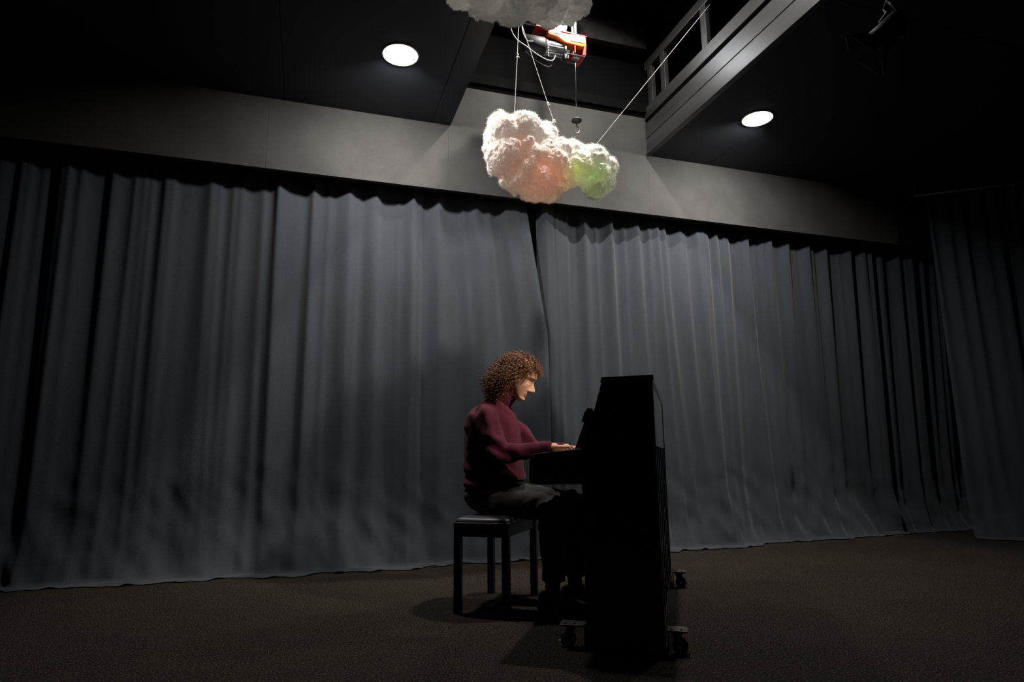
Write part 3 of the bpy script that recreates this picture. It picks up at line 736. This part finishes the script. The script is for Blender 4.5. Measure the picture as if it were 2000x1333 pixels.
for (px, py, dy, wt) in [(915, 2, 0.0, 0.10), (965, 5, -0.04, 0.07), (1035, -5, 0.0, 0.05), (1100, 0, 0.02, 0.12)]:  # fill lamps added inside the grey cloud to lift its underside and rims
    ld_ = bpy.data.lights.new('led_or_fill_lamp', 'POINT'); ld_.energy = wt; ld_.color = (1.0, 0.93, 0.86); ld_.shadow_soft_size = 0.02
    lo = bpy.data.objects.new('led_or_fill_lamp', ld_); COL.objects.link(lo); lo.parent = c2; lo.location = ((px-1012)*S2, dy, -py*S2)

# ================================================================== HOIST
hx, hy, hzz = 1.70, 3.90, 3.86
ho = thing('electric_hoist', 'orange electric cable hoist with silver motor under the roof opening', 'hoist', (1.855, 4.30, 4.122)); ho.scale = (1.1026,)*3
def L2(l): return [(x-hx, z-hzz) for x, z in l]
cap = L2([(1.563, 3.945), (1.866, 3.933), (1.868, 3.858), (1.830, 3.850), (1.707, 3.856), (1.668, 3.874), (1.634, 3.894), (1.563, 3.902)])
MB().prism(cap, -0.075, 0.075).build('cover', 'hoist_orange', ho, bevel=0.006)
MB().prism(L2([(1.470, 3.952), (1.870, 3.941), (1.870, 3.933), (1.470, 3.944)]), -0.08, 0.08).build('top_plate', 'hoist_red', ho)
MB().prism(L2([(1.848, 3.862), (1.868, 3.860), (1.860, 3.782), (1.838, 3.784)]), -0.075, 0.075).build('end_plate', 'hoist_red', ho, bevel=0.003)
MB().prism(L2([(1.772, 3.86), (1.780, 3.86), (1.780, 3.795), (1.772, 3.795)]), -0.07, 0.07).build('drum_cheek', 'hoist_red', ho)
MB().box(0.038, 0.156, -0.0785, -0.0755, 0.020, 0.072).build('rating_label', 'label_white', ho)
MB().box(-0.130, -0.040, -0.0785, -0.0755, 0.055, 0.078).build('rating_label', 'label_white', ho)
mot = MB().cyl((-0.13, 0, -0.022), (0.0, 0, -0.022), 0.044, n=28).build('motor', 'alu_fins', ho, True)
for k in range(14):
    a = 2*math.pi*k/14; c, s_ = math.cos(a), math.sin(a)
    MB().box(-0.125, -0.005, -0.003, 0.003, 0.040, 0.054, Matrix.Translation((0, 0, -0.022)) @ Matrix.Rotation(a, 4, 'X')).build('cooling_fin', 'alu_fins', mot)
MB().cyl((-0.138, 0, -0.022), (-0.128, 0, -0.022), 0.058, n=28).build('motor_flange', 'steel', ho)
MB().tube([(-0.30, 0, -0.018), (-0.295, 0, -0.018), (-0.16, 0, -0.020), (-0.138, 0, -0.020)], [0.030, 0.062, 0.066, 0.060], 24).build('motor_cap', 'rubber_black', ho, True)
MB().cyl((0.0, 0, -0.03), (0.012, 0, -0.03), 0.060, n=24).cyl((0.012, 0, -0.03), (0.045, 0, -0.03), 0.048, n=24).build('gear_case', 'steel', ho)
dr = MB().cyl((0.08, 0, -0.035), (0.138, 0, -0.035), 0.034, n=24).build('cable_drum', 'steel_dull', ho)
for k in range(7):
    lp = [(0.084+0.0075*k+0.0075*j/20, 0.037*math.cos(6.283*j/20), -0.035+0.037*math.sin(6.283*j/20)) for j in range(21)]
    MB().tube(lp, 0.0028, 5).build('cable_turn', 'steel', dr)
lim = MB()
for p0, p1 in [((0.02, -0.07, -0.085), (0.15, -0.07, -0.085)), ((0.15, -0.07, -0.085), (0.15, 0.02, -0.092)), ((0.15, 0.02, -0.092), (0.02, 0.02, -0.092)), ((0.02, 0.02, -0.092), (0.02, -0.07, -0.085)), ((0.06, -0.07, -0.085), (0.06, -0.07, -0.06)), ((0.02, -0.03, -0.09), (0.02, -0.03, -0.05))]:
    lim.tube([p0, p1], 0.0035, 6)
lim.build('limit_bar', 'steel', ho)
MB().box(0.0, 0.035, -0.05, 0.0, -0.115, -0.080).build('limit_switch', 'rubber_black', ho, bevel=0.003)
rgl = random.Random(3)
ch = MB()
for k in range(7):
    z = -0.055-k*0.011; a = (k % 2)*math.pi/2
    ch.tube([(-0.128+0.0045*math.cos(a)*math.cos(q), -0.055+0.0045*math.sin(a)*math.cos(q), z+0.008*math.sin(q)) for q in [6.283*j/10 for j in range(11)]], 0.0016, 5)
ch.build('chain', 'steel', ho)
for x in (-0.02, 0.10, 0.125):
    MB().box(x-0.008, x+0.008, 0.02, 0.036, 0.08, 0.66).build('hanger_strap', 'steel_dull', ho)
MB().tube([(0.03, -0.02, 0.08), (0.03, -0.02, 0.16)], 0.004).build('hanger_bolt', 'rubber_black', ho)
MB().box(-0.25, 0.3, 0.0, 0.05, 0.66, 0.71).build('hanger_bar', 'rubber_black', ho)
def smooth_curve(pts, n=24):
    pts = [Vector(p) for p in pts]; out = []
    P_ = [pts[0]]+pts+[pts[-1]]
    for i in range(1, len(P_)-2):
        for k in range(n):
            t = k/n; a, b, c, d = P_[i-1], P_[i], P_[i+1], P_[i+2]
            out.append(0.5*((2*b)+(c-a)*t+(2*a-5*b+4*c-d)*t*t+(3*b-a-3*c+d)*t**3))
    return out+[pts[-1]]
cab = [(1.315, 3.835), (1.409, 3.776), (1.488, 3.730), (1.568, 3.702), (1.609, 3.714), (1.626, 3.754)]
MB().tube([Vector((p.x-hx, -0.05, p.z-hzz)) for p in smooth_curve([(x, 0, z) for x, z in [(1.27, 4.3), (1.28, 3.95)]+cab], 10)], 0.0042, 6).build('power_cable', 'cable_grey', ho, True)
MB().tube([Vector((p.x-hx, -0.03, p.z-hzz)) for p in smooth_curve([(x-0.01, 0, z-0.02-0.015*i*(5-i)/6) for i, (x, z) in enumerate(cab[1:])], 10)], 0.003, 6).build('control_cable', 'cable_grey', ho, True)
MB().tube([Vector((p.x-hx, -0.06, p.z-hzz)) for p in smooth_curve([(1.36, 0, 4.02), (1.365, 0, 3.93), (1.38, 0, 3.86), (1.41, 0, 3.82), (1.45, 0, 3.825)], 8)], 0.003, 6).build('control_cable', 'cable_grey', ho, True)
MB().tube([(0.106, 0, -0.05), (0.106, 0, -0.12), (0.102, 0, -0.552)], 0.0030, 6).build('lift_cable', 'steel', ho, True)
stp = MB().tube([(0.102, 0, -0.548), (0.102, 0, -0.556), (0.102, 0, -0.560), (0.102, 0, -0.575), (0.102, 0, -0.582)], [0.008, 0.018, 0.036, 0.038, 0.014], 24).build('cable_stop', 'rubber_black', ho, True)
hk = [(0.101, 0, -0.582), (0.101, 0, -0.612)]
MB().tube(hk, 0.006, 8).build('swivel', 'steel', ho)
hook = [(0.099+0.0*0, 0, -0.612)]+[(0.099+0.017*math.sin(a)+0.004, 0, -0.648-0.022*math.cos(a)*-1) for a in [0.3, 0.9, 1.5, 2.1, 2.7, 3.3, 3.9, 4.5]]
MB().tube(smooth_curve(hook, 5), [0.006]*len(smooth_curve(hook, 5)), 8).build('hook', 'steel_dull', ho, True)

# ================================================================== ROPES
def rope(label, pts, knots=(), r_=0.0024):
    a = Vector(pts[0])
    t = thing('hanging_rope', label, 'rope', a, 0, 'white ropes carrying the cotton clouds')
    P_ = [Vector(p)-a for p in pts]
    strand = MB()
    n = 60
    for k in range(2):
        strand.tube([P_[0].lerp(P_[-1], i/(6*n))+Vector((math.cos(i*0.9+k*math.pi), math.sin(i*0.9+k*math.pi), 0))*r_*0.45 for i in range(6*n+1)], r_*0.62, 5)
    strand.build('strand', 'rope_white', t, True)
    for f in knots:
        c = P_[0].lerp(P_[-1], f); kb = MB()
        for q in range(3):
            kb.ell(c+Vector((rgl.uniform(-1, 1)*0.006, rgl.uniform(-1, 1)*0.006, (q-1)*0.008)), (0.010, 0.009, 0.008), None, 8, 6)
        kb.tube([c, c+Vector((0.018, -0.006, -0.012))], 0.0028, 5)
        kb.build('knot', 'rope_white', t, True)
rope('white rope rising from the left top of the pink and green cloud', [(1.396, 4.2, 3.28), (1.396+0.051*1.96, 4.2, 5.0)], (0.36,))
rope('white knotted rope slanting up left from the middle of the pink and green cloud', [(1.755, 4.2, 3.30), (1.755-0.299*2.0, 4.10, 3.30+0.893*2.0-0.1)], (0.055, 0.135))
rope('white rope slanting up right from the cloud to the timber frame', [(2.06, 4.2, 3.22), (2.995, 3.86, 4.46)])

rope('white rope carrying the grey cotton cloud at the top edge', [(CL2[0], 2.4, CL2[2]+0.25), (CL2[0]-0.02, 2.4, CEIL)])
# ================================================================== STAGE LIGHT in the dark upper right
sl = thing('stage_light', 'black stage light with barn doors under the dark ceiling at upper right', 'stage light', STAGE_POS)
sdir = (Vector(STAGE_AIM)-Vector(STAGE_POS)).normalized()
Ml = sdir.to_track_quat('-Z', 'Y').to_matrix().to_4x4()
MB().tube([Ml @ Vector((0, 0, 0.07)), Ml @ Vector((0, 0, 0.06)), Ml @ Vector((0, 0, -0.02)), Ml @ Vector((0, 0, -0.08)), Ml @ Vector((0, 0, -0.075)), Ml @ Vector((0, 0, -0.03))], [0.03, 0.055, 0.058, 0.062, 0.058, 0.052], 24).build('lamp_can', 'rubber_black', sl, True)
area_lamp('lamp', tuple(sdir*0.082), 0.10, STAGE_W, (1.0, 0.90, 0.78), STAGE_SPREAD, sl, tuple(sdir))  # fixture looks switched off; this beam is added to light the pianist
for k in range(4):
    Mk = Ml @ Matrix.Rotation(k*math.pi/2, 4, 'Z')
    MB().add([Mk @ Vector(p) for p in [(0.060, -0.05, -0.08), (0.060, 0.05, -0.08), (0.105, 0.07, -0.145), (0.105, -0.07, -0.145), (0.063, -0.05, -0.08), (0.063, 0.05, -0.08), (0.108, 0.07, -0.145), (0.108, -0.07, -0.145)]],
             [(0, 1, 2, 3), (7, 6, 5, 4), (0, 4, 5, 1), (1, 5, 6, 2), (2, 6, 7, 3), (3, 7, 4, 0)]).build('barn_door', 'rubber_black', sl)
MB().tube([Ml @ Vector((0, 0.065, 0)), Ml @ Vector((0, 0.075, 0.05)), Vector((0, 0.02, 0.12)), Vector((0, 0, 0.15)), Vector((0, 0, CEIL-STAGE_POS[2]))], 0.007, 8).tube([Ml @ Vector((0, -0.065, 0)), Ml @ Vector((0, -0.075, 0.05)), Vector((0, -0.02, 0.12)), Vector((0, 0, 0.15))], 0.007, 8).build('yoke', 'steel_dull', sl)

# ================================================================== crumbs and lint lying on the floor
rc = random.Random(12); cr = MB()
for k in range(90):
    x, y = rc.uniform(-1.2, 5.2), rc.uniform(2.2, 5.0); r_ = rc.uniform(0.0007, 0.0018); a = rc.uniform(0, 3.14)
    Mc = Matrix.Translation((x, y, 0)) @ Matrix.Rotation(a, 4, 'Z')
    cr.box(-r_*rc.uniform(0.8, 1.6), r_, -r_*0.6, r_*0.7, 0.0, r_*0.8, Mc)
tag(cr.build('floor_crumbs', 'piping_grey'), 'pale crumbs and lint scattered over the dark floor', 'crumbs', None, 'stuff')
